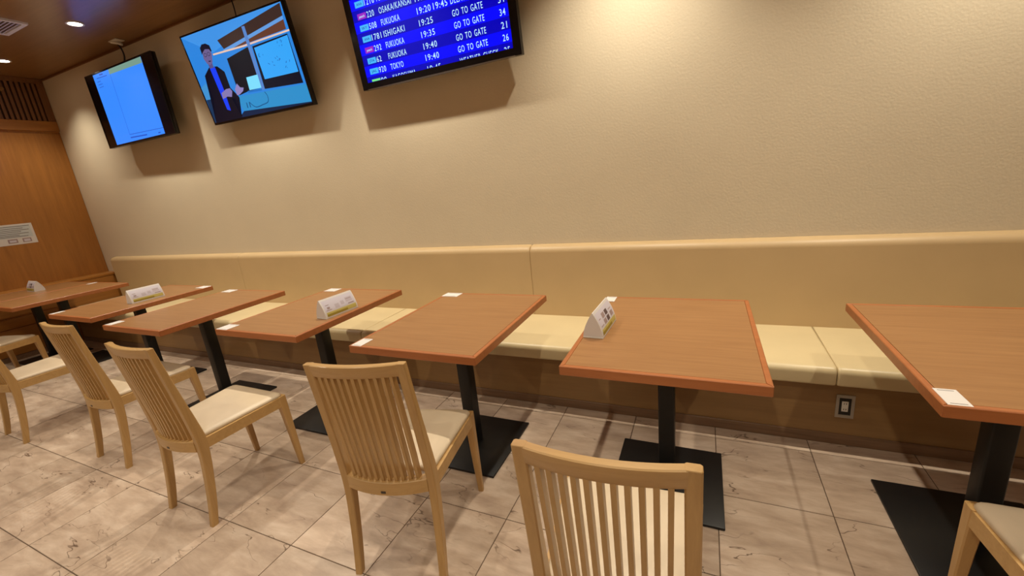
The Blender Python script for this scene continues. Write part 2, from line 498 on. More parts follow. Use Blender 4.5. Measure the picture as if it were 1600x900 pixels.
def cushion(name, poly, xa, xb, puff):
    """A padded length whose ends round in at the seams."""
    cy = sum(p[0] for p in poly) / len(poly); cz = sum(p[1] for p in poly) / len(poly)
    rings = []
    L = xb - xa
    for dx, s in ((0.0, 1.0), (0.0015, 0.45), (0.005, 0.14), (0.012, 0.0), (0.03, 0.0)):
        rings.append((xa + dx, s))
    for f in (0.25, 0.5, 0.75):
        rings.append((xa + L * f, 0.0))
    for dx, s in ((0.03, 0.0), (0.012, 0.0), (0.005, 0.14), (0.0015, 0.45), (0.0, 1.0)):
        rings.append((xb - dx, s))
    R = []
    for x, s in rings:
        ring = []
        for (y, z) in poly:
            dy, dz = cy - y, cz - z
            d = math.hypot(dy, dz)
            ring.append((x, y + dy / d * s * puff, z + dz / d * s * puff))
        R.append(ring)
    return loft(name, R, sharp=50)
seams_b = [BX0 + 0.02, 1.586, 4.457, 7.324, BX1]
for a, b in zip(seams_b[:-1], seams_b[1:]):
    part_at(bq, 'back_cushion', cushion('back_cushion', back_cushion(a, b), a + 0.001, b - 0.001, 0.008), 'vinyl_back')
seams_s = [BX0, 0.856, 3.407, 5.960, BX1]
for a, b in zip(seams_s[:-1], seams_s[1:]):
    part_at(bq, 'seat_cushion', cushion('seat_cushion', seat_poly(), a + 0.001, b - 0.001, 0.009), 'vinyl')
part_at(bq, 'base_panel', box('base_panel', BX0, BX1, -0.373, 0.09, 0.050, 0.299), 'base_panel')
part_at(bq, 'kickboard', box('kickboard', BX0, BX1, -0.380, 0.09, 0.0, 0.0495, 0.002, 1), 'kick')
part_at(bq, 'backing_board', box('backing_board', BX0, BX1, 0.095, YW - 0.002, 0.0, 0.362), 'kick')

# wall socket in the bench base
s = tag(empty('wall_socket', (6.009, -0.3735, 0.185)), 'grey steel power socket in the bench base under the rightmost table', 'socket')
bm = bmesh.new()
for a in ((-0.032, 0.032, 0.040, 0.053), (-0.032, 0.032, -0.053, -0.040), (-0.032, -0.021, -0.040, 0.040), (0.021, 0.032, -0.040, 0.040)):
    add_box(bm, a[0], a[1], -0.005, 0.0, a[2], a[3])
obj('cover_plate', to_mesh(bm, 'cover_plate'), 'steel', s)
obj('recess', box('recess', -0.021, 0.021, -0.0015, 0.0, -0.040, 0.040), 'dot', s)
ins = obj('socket_insert', box('socket_insert', -0.0115, 0.0115, -0.004, -0.0015, -0.024, 0.024, 0.001, 1), 'white_plastic', s)
sl = box('slot', -0.0011, 0.0011, -0.0045, -0.004, -0.0035, 0.0035)
for sx in (-0.004, 0.004):
    for sz in (-0.013, 0.013):
        obj('slot', sl, 'dot', ins, (sx, 0, sz))

# ------------------------------------------------------------------ tables
TW, TD, TH = 0.595, 0.7645, 0.032
def strip(name, poly, bev=0.002):
    return prism(name, poly, 'Z', ZT - TH, ZT, bev, 1)
def make_table():
    """Table around its own base centre; local x along the bench, y towards the wall."""
    t = empty('cafe_table')
    hx, hy, e = TW / 2, TD / 2, 0.017
    obj('table_top', box('table_top', -hx + e, hx - e, -hy + e, hy - e, ZT - TH + 0.002, ZT - 0.0004), 'top', t)
    o4 = [(-hx, -hy), (hx, -hy), (hx, hy), (-hx, hy)]
    i4 = [(-hx + e, -hy + e), (hx - e, -hy + e), (hx - e, hy - e), (-hx + e, hy - e)]
    for k in range(4):
        j = (k + 1) % 4
        obj('edge_strip', strip('edge_strip', [o4[k], o4[j], i4[j], i4[k]]), 'edge', t)
    obj('mount_plate', box('mount_plate', -0.15, 0.15, -0.15, 0.15, ZT - TH - 0.006, ZT - TH + 0.001, 0.001, 1), 'black', t)
    obj('post', box('post', -0.030, 0.030, -0.030, 0.030, 0.008, ZT - TH - 0.005, 0.006, 3), 'black', t)
    obj('base_plate', box('base_plate', -0.206, 0.206, -0.213, 0.213, 0.0, 0.011, 0.0025, 2), 'black', t)
    return t

def sticker(par, x, y, sx, sy, label):
    """White paper sticker; x, y are its left and near edges relative to the table's base centre."""
    z = ZT + 0.0003
    sx *= 1.1; sy *= 1.1
    y = min(y, TD / 2 - sy - 0.004); x = min(x, TW / 2 - sx - 0.004)
    st = tag(obj('sticker', box('sticker', x, x + sx, y, y + sy, z - 0.0003, z + 0.0004), 'paper', par), label)
    bm = bmesh.new()
    n = 5 if sy > 0.055 else 3
    for i in range(n):
        if 0.25 < (i + 0.5) / n < 0.75 and n > 3: continue
        yy = y + sy * (0.10 + 0.80 * i / (n - 1))
        add_box(bm, x + sx * 0.15, x + sx * (0.85 if i % 2 == 0 else 0.7), yy - 0.0012, yy + 0.0012, z + 0.0003, z + 0.0006)
    obj('print', to_mesh(bm, 'sticker_print'), 'ink', st)

table_x = [-0.667, -0.063, 1.302, 2.237, 3.177, 4.13, 5.035, 5.96]
table_y = [-1.11, -1.11, -1.155, -1.23, -1.148, -1.184, -1.184, -1.194]
table_say = [
    'brown wooden cafe table farthest left, standing next to the wooden ledge',
    'brown wooden cafe table butted against the leftmost one, second from the left',
    'brown wooden cafe table third from the left, tent card near its right edge',
    'brown wooden cafe table fourth from the left, below the middle television',
    'brown wooden cafe table fifth from the left, with a tent card and two stickers',
    'brown wooden cafe table below the departures screen, bare top with two stickers',
    'brown wooden cafe table second from the right, tent card at its left edge',
    'brown wooden cafe table farthest right, nearest the wall socket']
tables = []
proto = make_table()
for i in range(8):
    t = proto if i == 0 else copy_tree(proto)
    t.location = (table_x[i] + TW / 2, table_y[i] + TD / 2, 0)
    tag(t, table_say[i], 'table', 'cafe tables along the bench')
    tables.append(t)
hx, hy = TW / 2, TD / 2
near = 'white paper sticker on the near left corner'
farl = 'white paper sticker on the far left corner'
sticker(tables[7], -hx + 0.010, -hy + 0.006, 0.040, 0.072, near)
sticker(tables[6], -hx + 0.002, hy - 0.072, 0.042, 0.066, farl)
sticker(tables[5], -hx + 0.010, -hy + 0.004, 0.047, 0.068, near)
sticker(tables[5], -hx - 0.0 + 0.002, hy - 0.066, 0.090, 0.060, farl)
sticker(tables[4], -hx + 0.004, -hy + 0.004, 0.075, 0.066, near)
sticker(tables[4], -hx + 0.012, hy - 0.068, 0.085, 0.062, farl)
sticker(tables[3], -hx + 0.006, -hy + 0.010, 0.060, 0.066, near)
sticker(tables[3], -hx + 0.006, hy - 0.075, 0.090, 0.062, farl)
sticker(tables[2], -hx + 0.004, -hy + 0.006, 0.040, 0.066, near)
sticker(tables[2], hx - 0.10, hy - 0.068, 0.092, 0.062, 'white paper sticker on the far right corner')
sticker(tables[1], -hx + 0.004, hy - 0.085, 0.050, 0.066, farl)

# ------------------------------------------------------------------ tent cards
def tent_card(x, y, rz, label, pictures):
    """Folded card stand with bowed sides; local y is its long axis."""
    L, W, H = 0.204, 0.073, 0.095
    t = tag(empty('tent_card', (x, y, ZT + 0.0005), (0, 0, rz)), label, 'tent card', 'white tent cards on the tables')
    def prof(hw, h, n=8):
        p = []
        for i in range(n + 1):
            f = i / n
            p.append((hw * (1 - f ** 1.7) + 0.0012, h * f))
        return p
    P = prof(W / 2, H)
    outer = [(-a, b) for a, b in P] + [(a, b) for a, b in P[::-1]]
    Pi = prof(W / 2 - 0.0022, H - 0.005)
    bm = bmesh.new()
    y0, y1 = -L / 2, L / 2
    # shell of bowed acrylic, open at both ends but for slightly set-in end cheeks
    body = prism('card_shell', outer, 'Y', y0 + 0.001, y1 - 0.001, smooth=True)
    obj('card_body', body, 'paper', t)
    rim = prism('card_base', [(-W / 2 - 0.0012, 0), (W / 2 + 0.0012, 0), (W / 2 + 0.0006, 0.004), (-W / 2 - 0.0006, 0.004)], 'Y', y0, y1)
    obj('base_rim', rim, 'white_plastic', t)
    def on_side(side, l0, l1, h0, h1, mat, name, lift=0.0007, n=4):
        bm = bmesh.new()
        R = []
        for i in range(n + 1):
            h = h0 + (h1 - h0) * i / n
            f = h / H
            hw = W / 2 * (1 - f ** 1.7) + 0.0012 + lift
            R.append([bm.verts.new((side * hw, l0, h)), bm.verts.new((side * hw, l1, h))])
        for a, b in zip(R[:-1], R[1:]):
            bm.faces.new((a[0], a[1], b[1], b[0]))
        bm.normal_update()
        for f in bm.faces:
            if f.normal.x * side < 0: f.normal_flip()
        me = bpy.data.meshes.new(name); bm.to_mesh(me); bm.free()
        for p in me.polygons: p.use_smooth = True
        return obj(name, me, mat, t)
    for side in (1, -1):
        d = 1 if side > 0 else -1
        on_side(side, -L * 0.44, L * 0.46, 0.0083, 0.0290, 'yellow', 'yellow_band', n=6)
        on_side(side, d * -L * 0.44, d * L * 0.18, 0.0094, 0.0200, 'olive', 'printed_line', 0.0010)
        on_side(side, -L * 0.46, L * 0.46, 0.033, 0.087, 'ink_pale', 'printed_area', 0.0005, 8)
        if pictures:
            pics = ((-.20, -.05, .031, .047, 'ink_mid'), (.0, .15, .031, .047, 'ink_dark'), (-.20, -.05, .051, .067, 'ink_mid'), (.0, .15, .051, .067, 'ink_dark'), (.24, .40, .033, .049, 'ink_mid'))
        else:
            pics = ((-.38, -.30, .040, .049, 'ink_mid'), (-.15, -.02, .034, .052, 'ink_soft'), (.04, .14, .040, .056, 'ink_soft'), (.24, .42, .033, .037, 'ink_mid'), (.20, .40, .044, .064, 'ink_soft'))
        for (a, b, h0, h1, mt) in pics:
            on_side(side, d * a * L, d * b * L, h0 * 1.108, h1 * 1.108, mt, 'printed_picture', 0.0010)
        for (a, b, h0) in ((-.42, -.26, .034), (-.40, -.30, .056), (.22, .38, .056)):
            on_side(side, d * a * L, d * b * L, h0 * 1.108, h0 * 1.108 + 0.003, 'ink_mid', 'printed_line', 0.0010, 1)
    return t
tent_card(5.094, -0.837, -0.045, 'white tent card at the left edge of the table second from the right', True)
tent_card(3.697, -0.82, -0.09, 'white tent card on the table left of the departures screen, yellow band facing the camera', False)
tent_card(1.738, -0.767, -0.03, 'white tent card on the third table from the left, near the middle television', False)
tent_card(-0.401, -0.671, 1.52, 'small white tent card seen end-on on the leftmost table', True)

# ------------------------------------------------------------------ chairs
def smooth_path(pts, n):
    """Catmull-Rom through (y, z) points."""
    out = []
    P = [pts[0]] + pts + [pts[-1]]
    for i in range(1, len(P) - 2):
        for k in range(n):
            t = k / n
            p0, p1, p2, p3 = P[i - 1], P[i], P[i + 1], P[i + 2]
            out.append(tuple(0.5 * (2 * p1[j] + (p2[j] - p0[j]) * t + (2 * p0[j] - 5 * p1[j] + 4 * p2[j] - p3[j]) * t * t + (3 * p1[j] - p0[j] - 3 * p2[j] + p3[j]) * t ** 3) for j in range(len(p1))))
    out.append(pts[-1])
    return out
# z, y of back edge, y of front edge of a rear post (local y points to the table)
POST = [(0.0, -0.012, 0.013), (0.10, 0.006, 0.034), (0.22, 0.022, 0.053), (0.30, 0.029, 0.063), (0.37, 0.029, 0.067), (0.45, 0.022, 0.056), (0.57, 0.008, 0.034), (0.70, -0.010, 0.012), (0.792, -0.023, -0.002)]
HW = 0.1655       # half width over the rear posts
def post_y(z):
    for a, b in zip(POST[:-1], POST[1:]):
        if a[0] <= z <= b[0]:
            f = (z - a[0]) / (b[0] - a[0])
            return a[1] + f * (b[1] - a[1]), a[2] + f * (b[2] - a[2])
    return POST[-1][1:]
def rounded(x0, x1, y0, y1, z, c=0.003):
    return [(x0 + c, y0, z), (x1 - c, y0, z), (x1, y0 + c, z), (x1, y1 - c, z), (x1 - c, y1, z), (x0 + c, y1, z), (x0, y1 - c, z), (x0, y0 + c, z)]
BOW = 0.018       # how far the middle of the back bows away from the sitter
def bow(x, amount=BOW):
    u = x / (HW - 0.026)
    return -amount * max(0.0, 1 - u * u)
BOW_LOW = 0.028
def curved_rail(name, z0, z1, thick, amount, shift=0.0, n=14):
    hw = HW - 0.0255
    bm = bmesh.new()
    R = []
    for i in range(n + 1):
        x = -hw + 2 * hw * i / n
        ring = []
        for z, d in ((z0, 0), (z1, 0), (z1, 1), (z0, 1)):
            yb, yf = post_y(z)
            mid = (yb + yf) / 2 + shift
            ring.append((x, mid + bow(x, amount) + (thick / 2 if d else -thick / 2), z))
        # small chamfers on the four long edges
        c = 0.0025
        (x, ya, za), (_, yb_, zb), (_, yc, zc), (_, yd, zd) = ring
        R.append([(x, ya + c, za), (x, ya, za + c), (x, yb_, zb - c), (x, yb_ + c, zb), (x, yc - c, zc), (x, yc, zc - c), (x, yd, zd + c), (x, yd - c, zd)])
    return loft(name, R, sharp=40)
def make_chair():
    t = empty('dining_chair')
    path = smooth_path(POST, 4)
    for sgn in (-1, 1):
        rings = []
        for z, yb, yf in path:
            wdt = 0.024 + 0.004 * (1 if z > 0.3 else z / 0.3)
            xo = HW if z < 0.4 else HW - 0.004 * (z - 0.4) / 0.39
            xa, xb = (xo - wdt, xo) if sgn > 0 else (-xo, -xo + wdt)
            rings.append(rounded(xa, xb, yb, yf, z))
        top = rings[-1]
        cx = sum(p[0] for p in top) / 8; cy = sum(p[1] for p in top) / 8
        rings.append([(cx + (p[0] - cx) * 0.92, cy + (p[1] - cy) * 0.92, 0.7932) for p in top])
        obj('back_post', loft('back_post', rings, sharp=30), 'chair', t)
    # front legs, tapering and splayed a little
    for sgn in (-1, 1):
        rings = []
        for z, xo, yf, wx, wy in ((0.0, 0.1835, 0.424, 0.021, 0.021), (0.12, 0.1850, 0.420, 0.025, 0.026), (0.25, 0.1870, 0.415, 0.029, 0.031), (0.335, 0.1885, 0.411, 0.032, 0.035), (0.381, 0.1890, 0.409, 0.032, 0.036)):
            xa, xb = (xo - wx, xo) if sgn > 0 else (-xo, -xo + wx)
            rings.append(rounded(xa, xb, yf - wy, yf, z, 0.0035))
        obj('leg', loft('leg', rings, sharp=30), 'chair', t)
    # apron: front rail, two side rails
    obj('front_rail', box('front_rail', -0.160, 0.160, 0.381, 0.403, 0.330, 0.379, 0.002, 1), 'chair_h', t)
    for sgn in (-1, 1):
        xa0, xa1 = HW - 0.022, HW - 0.002
        xb0, xb1 = 0.166, 0.187
        ring = lambda x0, x1, y, z0, z1: [(sgn * x0, y, z0), (sgn * x1, y, z0), (sgn * x1, y, z1), (sgn * x0, y, z1)]
        obj('side_rail', loft('side_rail', [ring(xa0, xa1, 0.050, 0.330, 0.374), ring(xa0 + 0.011, xa1 + 0.011, 0.215, 0.332, 0.377), ring(xb0, xb1, 0.378, 0.332, 0.379)], sharp=20), 'chair_h', t)
    # padded seat with rounded corners
    def outline(inset, z):
        q = [(-0.152 + inset, 0.062 + inset), (0.152 - inset, 0.062 + inset), (0.1845 - inset, 0.402 - inset), (-0.1845 + inset, 0.402 - inset)]
        rads = [0.012, 0.012, 0.03, 0.03]
        out = []
        for i in range(4):
            p = Vector(q[i]); a = (Vector(q[i - 1]) - p).normalized(); b = (Vector(q[(i + 1) % 4]) - p).normalized()
            r = rads[i]
            for k in range(5):
                f = k / 4
                c = (1 - f) ** 2 * (p + a * r) + 2 * f * (1 - f) * p + f * f * (p + b * r)
                out.append((c.x, c.y, z + (0.003 if c.y > 0.25 else 0.0)))
        return out
    obj('seat', loft('seat', [outline(0.006, 0.368), outline(0.002, 0.376), outline(0.0, 0.382), outline(0.003, 0.3885), outline(0.010, 0.3925), outline(0.03, 0.3955), outline(0.07, 0.397), outline(0.12, 0.3975)], sharp=60), 'seat', t)
    # curved back: head rail, bottom rail, eleven upright slats
    obj('top_rail', curved_rail('top_rail', 0.752, 0.7930, 0.021, BOW), 'chair_h', t)
    br = obj('bottom_rail', curved_rail('bottom_rail', 0.324, 0.372, 0.032, BOW_LOW, -0.004), 'chair_h', t)
    N = 11
    inner = HW - 0.0285
    for i in range(N):
        x = -inner + 2 * inner * (i + 1) / (N + 1)
        rings = []
        for k in range(11):
            z = 0.369 + (0.755 - 0.369) * k / 10
            yb, yf = post_y(z)
            f = k / 10
            y = (yb + yf) / 2 + bow(x, BOW_LOW + (BOW - BOW_LOW) * f)
            # the slats follow a fan that is a little narrower at the bottom
            xx = x * (0.97 + 0.03 * f)
            rings.append([(xx - 0.0050, y - 0.0100, z), (xx + 0.0050, y - 0.0100, z), (xx + 0.0050, y + 0.0120, z), (xx - 0.0050, y + 0.0120, z)])
        obj('slat', loft('slat', rings, sharp=30), 'chair', t)
    yb, yf = post_y(0.338)
    ym = (yb + yf) / 2 - 0.004 - BOW_LOW - 0.0162
    obj('maker_tag', box('maker_tag', -0.008, 0.008, ym - 0.0008, ym + 0.002, 0.334, 0.342), 'tag', br)
    return t
chair_spots = [
    (0.331, -1.434, 0.276, 'beech slat-back chair farthest left, half hidden and turned towards the joined tables'),
    (1.570, -1.569, -0.031, 'beech slat-back chair cut by the left edge of the picture, second from the left'),
    (2.580, -1.500, -0.011, 'beech slat-back chair third from the left, in front of the third and fourth tables'),
    (3.475, -1.602, -0.017, 'beech slat-back chair with its cream seat in full view, fourth from the left'),
    (4.539, -1.533, 0.230, 'beech slat-back chair turned slightly left, in front of the bare table'),
    (5.298, -1.735, 0.059, 'nearest beech chair, only its slatted back showing at the bottom edge'),
    (6.240, -1.551, 0.000, 'beech chair farthest right, only the front of its seat and one leg showing')]
cp = make_chair()
for i, (x, y, a, lab) in enumerate(chair_spots):
    t = cp if i == 0 else copy_tree(cp)
    t.location = (x, y, 0); t.rotation_euler = (0, 0, a)
    tag(t, lab, 'chair', 'slat-back chairs along the tables')

# ------------------------------------------------------------------ televisions
TVW, TVH = 1.078, 0.606
def make_tv(x, y, z, tilt, yaw, roll, label, side, foot, rim):
    t = tag(empty('television', (x, y, z), (tilt, roll, yaw)), label, 'television', 'televisions on the cream wall')
    t.scale = (1.05, 1.05, 1.05)
    hx, hz = TVW / 2, TVH / 2
    obj('housing', box('tv_housing', -hx, hx, 0.002, 0.034, -hz, hz, 0.004, 2), 'tv_black', t)
    obj('back_cover', box('tv_back', -hx * 0.62, hx * 0.62, 0.033, 0.052, -hz * 0.75, hz * 0.5, 0.008, 2), 'tv_black', t)
    bm = bmesh.new()
    for a in ((-hx, hx, hz - rim, hz), (-hx, hx, -hz, -hz + foot), (-hx, -hx + side, -hz + foot, hz - rim), (hx - side, hx, -hz + foot, hz - rim)):
        add_box(bm, a[0], a[1], -0.004, 0.002, a[2], a[3])
    obj('bezel', to_mesh(bm, 'tv_bezel'), 'tv_gloss', t)
    mt = obj('wall_mount', box('wall_mount', -0.2, 0.2, 0.052, 0.064, -0.2, 0.2, 0.002, 1), 'black', t)
    for sx in (-0.15, 0.15):
        obj('mount_arm', box('mount_arm', sx - 0.015, sx + 0.015, 0.062, (YW - y) / 1.05 - 0.004, 0.02, 0.08), 'black', mt)
    return t
def screen(t, x0, x1, z0, z1, mat):
    return obj('screen', box('screen', x0, x1, -0.0015, 0.001, z0, z1), mat, t)

# -- departures board
t3 = make_tv(3.969, -0.008, 2.215, 0.10, 0.0, 0.0, 'wall television showing a blue flight departures board', 0.046, 0.038, 0.030)
M['dep_dark'] = emit('departures_dark_row', (0, 0, 178), 1.0)
M['dep_light'] = emit('departures_light_row', (0, 4, 255), 1.0)
M['dep_text'] = emit('departures_lettering', (190, 232, 255), 1.0)
M['dep_cyan'] = emit('departures_cyan_logo', (70, 178, 245), 1.0)
M['dep_pink'] = emit('departures_pink_logo', (150, 36, 190), 1.0)
M['dep_green'] = emit('departures_green_logo', (120, 225, 130), 1.0)
M['dep_navy'] = emit('departures_navy_mark', (10, 40, 150), 1.0)
sc3 = screen(t3, -0.493, 0.493, -0.265, 0.273, 'dep_dark')
RS = 0.0582
rows = []
for i in range(0, 10, 2):
    zb = -0.2345 + RS * i
    rows.append([(-0.493, zb), (0.493, zb), (0.493, min(zb + RS, 0.273)), (-0.493, min(zb + RS, 0.273))])
obj('light_rows', plates('light_rows', rows, -0.0018), 'dep_light', sc3)
base = [-0.2826, -0.2244, -0.1678, -0.1096, -0.0525, 0.0055, 0.0648, 0.1255]
data = [
    ('', 'KAGOSHIMA', '19:45', '', 'WEATHER CHECK', '25', 'dep_green', ''),
    ('920', 'TOKYO', '19:40', '', 'GO TO GATE', '26', 'dep_cyan', 'JAL'),
    ('62', 'FUKUOKA', '19:40', '', 'GO TO GATE', '21', 'dep_cyan', 'JTA'),
    ('292', 'FUKUOKA', '19:35', '', 'GO TO GATE', '34', 'dep_pink', 'peach'),
    ('1781', 'ISHIGAKI', '19:25', '', 'GO TO GATE', '31', 'dep_cyan', 'ANA'),
    ('508', 'FUKUOKA', '19:20', '19:45', 'DELAYED', '', 'dep_cyan', 'SKY'),
    ('220', 'OSAKA/KANSAI', '19:15', '', '', '', 'dep_pink', 'peach'),
    ('1216', 'FUKUOKA', '', '', '', '', 'dep_cyan', 'ANA')]
def board_text(s, x, z, wd, **kw):
    tb = bmesh.new()
    text_into(tb, s, x, z, HT, wd, **kw)
    me = bpy.data.meshes.new('lettering'); tb.to_mesh(me); tb.free()
    obj('lettering', me, 'dep_text', sc3)
CLIP = -0.2635
HT = 0.0305
for z, (num, city, t1_, t2_, st, gate, lc, lt) in zip(base, data):
    cl = CLIP if z < CLIP else None
    kw = dict(y=-0.0022, zmin=cl, bold=0.003, spread=1.14)
    if z < CLIP: board_text('90', -0.388, z, 0.042, **kw)
    if num: board_text(num, -0.388, z, 0.0178 * len(num), **kw)
    board_text(city, -0.299, z, 0.0188 * len(city), **kw)
    if t1_: board_text(t1_, -0.047, z, 0.0905, **kw)
    if t2_: board_text(t2_, 0.060, z, 0.0905, **kw)
    if st: board_text(st, 0.169, z, 0.0184 * len(st), **kw)
    if gate: board_text(gate, 0.442, z, 0.033, **kw)
    zz = max(z, CLIP)
    lg = obj('airline_logo', plates('airline_logo', [[(-0.458, zz), (-0.3935, zz), (-0.3935, z + 0.0305), (-0.458, z + 0.0305)]], -0.0020), lc, sc3)
    if lt:
        mm = bmesh.new()
        text_into(mm, lt, -0.4255, z + 0.009, 0.0125, 0.040, y=-0.0024, align='C', bold=0.006)
        obj('logo_lettering', to_mesh(mm, 'logo_lettering'), 'dep_text' if lc == 'dep_pink' else 'dep_navy', lg)
lip = [(x, -TVH / 2 - 0.006 * (1 - (x / 0.5) ** 2)) for x in [-0.5 + 0.1 * i for i in range(11)]]
obj('chrome_lip', prism('chrome_lip', [(x, z) for x, z in lip] + [(x, -TVH / 2 + 0.0035) for x, z in lip[::-1]], 'Y', -0.0055, 0.012), 'silver', t3)

# -- video of a man presenting
t2 = make_tv(2.361, -0.008, 2.213, 0.161, -0.003, 0.014, 'wall television showing a man in a dark suit presenting', 0.010, 0.016, 0.010)
col2 = dict(sky=(42, 128, 214), brown1=(58, 40, 36), stripe=(96, 150, 214), brown2=(98, 58, 44), lit=(226, 190, 170), board=(12, 14, 26), pillar=(84, 128, 196),
            frame=(14, 18, 34), disp=(52, 160, 240), table=(44, 138, 196), tdark=(14, 34, 66), laptop=(120, 214, 250), lbase=(30, 110, 190), body=(12, 12, 28), shirt=(24, 62, 236),
            face=(104, 92, 140), neck=(84, 78, 130), hair=(22, 18, 36), hand1=(128, 116, 170), hand2=(140, 128, 184), llow=(20, 50, 84), lbox=(62, 140, 200), wire=(24, 80, 130), scribble=(34, 92, 170), wallfar=(62, 142, 222))
P2 = {
 'wallfar': [(-0.529, 0.293), (0.529, 0.293), (0.5167, 0.2886), (-0.1624, 0.21), (-0.25, 0.15), (-0.40, 0.24)],
 'brown1': [(-0.1624, 0.21), (0.5167, 0.2886), (0.5082, 0.2223), (-0.1282, 0.1505)],
 'stripe': [(-0.1413, 0.1482), (0.5082, 0.2223), (0.5058, 0.2025), (-0.1171, 0.13)],
 'brown2': [(-0.1171, 0.13), (0.5058, 0.2025), (0.5025, 0.1498), (0.0821, 0.1393)],
 'board': [(-0.1347, 0.0911), (0.1097, 0.1208), (0.1134, -0.0538), (0.11, -0.13), (-0.0384, -0.1328), (-0.1457, -0.1447)],
 'lit': [(-0.2594, 0.1441), (0.0811, 0.1377), (0.529, 0.1445), (0.529, 0.1348), (0.0746, 0.1272), (-0.2582, 0.1335)],
 'pillar': [(0.1163, 0.2382), (0.1461, 0.2367), (0.1298, -0.1465), (0.0966, -0.1448)],
 'frame': [(0.1528, 0.1156), (0.5006, 0.1253), (0.5047, -0.1622), (0.1313, -0.1439)],
 'disp': [(0.1659, 0.1043), (0.4966, 0.1177), (0.4928, -0.093), (0.1639, -0.0873)],
 'table': [(-0.1826, -0.1493), (0.529, -0.1719), (0.5276, -0.2806), (-0.1607, -0.2492)],
 'tdark': [(-0.1607, -0.2492), (0.5276, -0.2806), (0.5290, -0.2870), (-0.5290, -0.2870), (-0.5117, -0.275), (-0.2117, -0.275)],
 'laptop': [(-0.0106, -0.048), (0.1088, -0.0484), (0.1027, -0.1309), (-0.0226, -0.1283)],
 'lbase': [(-0.0448, -0.1299), (0.1034, -0.1377), (0.1007, -0.1479), (-0.0439, -0.1418)],
 'lbox': [(-0.5290, -0.036), (-0.4543, -0.0173), (-0.458, -0.1249), (-0.5248, -0.1226)],
 'llow': [(-0.5248, -0.1226), (-0.453, -0.1256), (-0.4654, -0.286), (-0.5290, -0.286)],
 'body': [(-0.3548, 0.0712), (-0.2626, 0.0654), (-0.2074, 0.0205), (-0.2094, -0.0852), (-0.1612, -0.1424), (-0.1545, -0.1584), (-0.2358, -0.1517), (-0.1947, -0.2706), (-0.205, -0.286), (-0.5152, -0.286), (-0.4381, -0.1225), (-0.4561, -0.0579), (-0.433, 0.0297)],
 'shirt': [(-0.3482, 0.073), (-0.2889, 0.065), (-0.2862, -0.0836), (-0.2978, -0.2277), (-0.334, -0.2154), (-0.3198, -0.0684)],
 'neck': [(-0.3471, 0.0983), (-0.3002, 0.0951), (-0.3029, 0.0625), (-0.3481, 0.0633)],
 'face': [(-0.3574, 0.1777), (-0.3188, 0.1944), (-0.2757, 0.1819), (-0.2659, 0.1472), (-0.2941, 0.0949), (-0.3285, 0.0834), (-0.355, 0.0956), (-0.3726, 0.1325)],
 'hair': [(-0.3685, 0.1987), (-0.3376, 0.2167), (-0.295, 0.2153), (-0.2594, 0.1976), (-0.257, 0.1597), (-0.2690, 0.1600), (-0.2781, 0.1769), (-0.3218, 0.1843), (-0.3572, 0.1686), (-0.3728, 0.1566)],
 'hand1': [(-0.3257, -0.103), (-0.2612, -0.0853), (-0.2184, -0.0858), (-0.2038, -0.108), (-0.2297, -0.1425), (-0.2761, -0.1337), (-0.3349, -0.1426)],
 'hand2': [(-0.1687, -0.1013), (-0.1272, -0.0683), (-0.1262, -0.093), (-0.0733, -0.104), (-0.0902, -0.1231), (-0.1333, -0.1385), (-0.1689, -0.1413)],
}
for k_, c_ in col2.items():
    M['v_' + k_] = emit('video_' + k_, c_, 1.0)
sc2 = screen(t2, -0.529, 0.529, -0.287, 0.293, 'v_sky')
names2 = dict(wallfar='video_wall', brown1='video_shelf', stripe='video_stripe', brown2='video_shelf', board='video_blackboard', lit='video_light_edge', pillar='video_pillar', frame='video_monitor', disp='video_monitor_image',
              table='video_table', tdark='video_table_shadow', laptop='video_laptop', lbase='video_laptop_base', lbox='video_counter', llow='video_counter', body='video_suit', shirt='video_shirt', neck='video_neck', face='video_face', hair='video_hair', hand1='video_hand', hand2='video_hand')
for i, (k_, poly) in enumerate(P2.items()):
    obj(names2[k_], plates(k_, [poly], -0.0018 - 0.00008 * i), 'v_' + k_, sc2)
# strokes: glasses and mouth, diagrams on the monitor, cable loop on the table
def stroke(pts, wd):
    out = []
    for (ax, az), (bx, bz) in zip(pts[:-1], pts[1:]):
        d = Vector((bx - ax, bz - az)).normalized() * wd / 2
        out.append([(ax - d.y, az + d.x), (bx - d.y, bz + d.x), (bx + d.y, bz - d.x), (ax + d.y, az - d.x)])
    return out
ring = lambda cx, cz, rx, rz, n=10: [(cx + rx * math.cos(2 * math.pi * i / n), cz + rz * math.sin(2 * math.pi * i / n)) for i in range(n + 1)]
sk = stroke(ring(-0.300, 0.150, 0.016, 0.011), 0.003) + stroke(ring(-0.340, 0.150, 0.016, 0.011), 0.003) + stroke([(-0.330, 0.108), (-0.305, 0.106)], 0.006)
obj('video_glasses', plates('video_glasses', sk, -0.0038), 'v_hair', sc2)
sk = []
random.seed(4)
for (cx, cz, n_) in ((0.21, 0.06, 4), (0.40, 0.085, 6), (0.36, 0.005, 6), (0.28, -0.01, 3), (0.42, -0.045, 5)):
    for i in range(n_):
        a = (cx + random.uniform(-0.03, 0.03), cz + random.uniform(-0.02, 0.02))
        sk += stroke([a, (a[0] + random.uniform(-0.014, 0.014), a[1] + random.uniform(0.004, 0.012))], 0.004)
obj('video_diagram', plates('video_diagram', sk, -0.0038), 'v_scribble', sc2)
sk = stroke(smooth_path([(-0.07, -0.20), (-0.02, -0.24), (0.06, -0.235), (0.12, -0.225), (0.135, -0.19), (0.12, -0.16)], 4), 0.006) + stroke([(-0.10, -0.20), (-0.105, -0.235)], 0.010) + stroke([(-0.07, -0.20), (-0.075, -0.235)], 0.010)
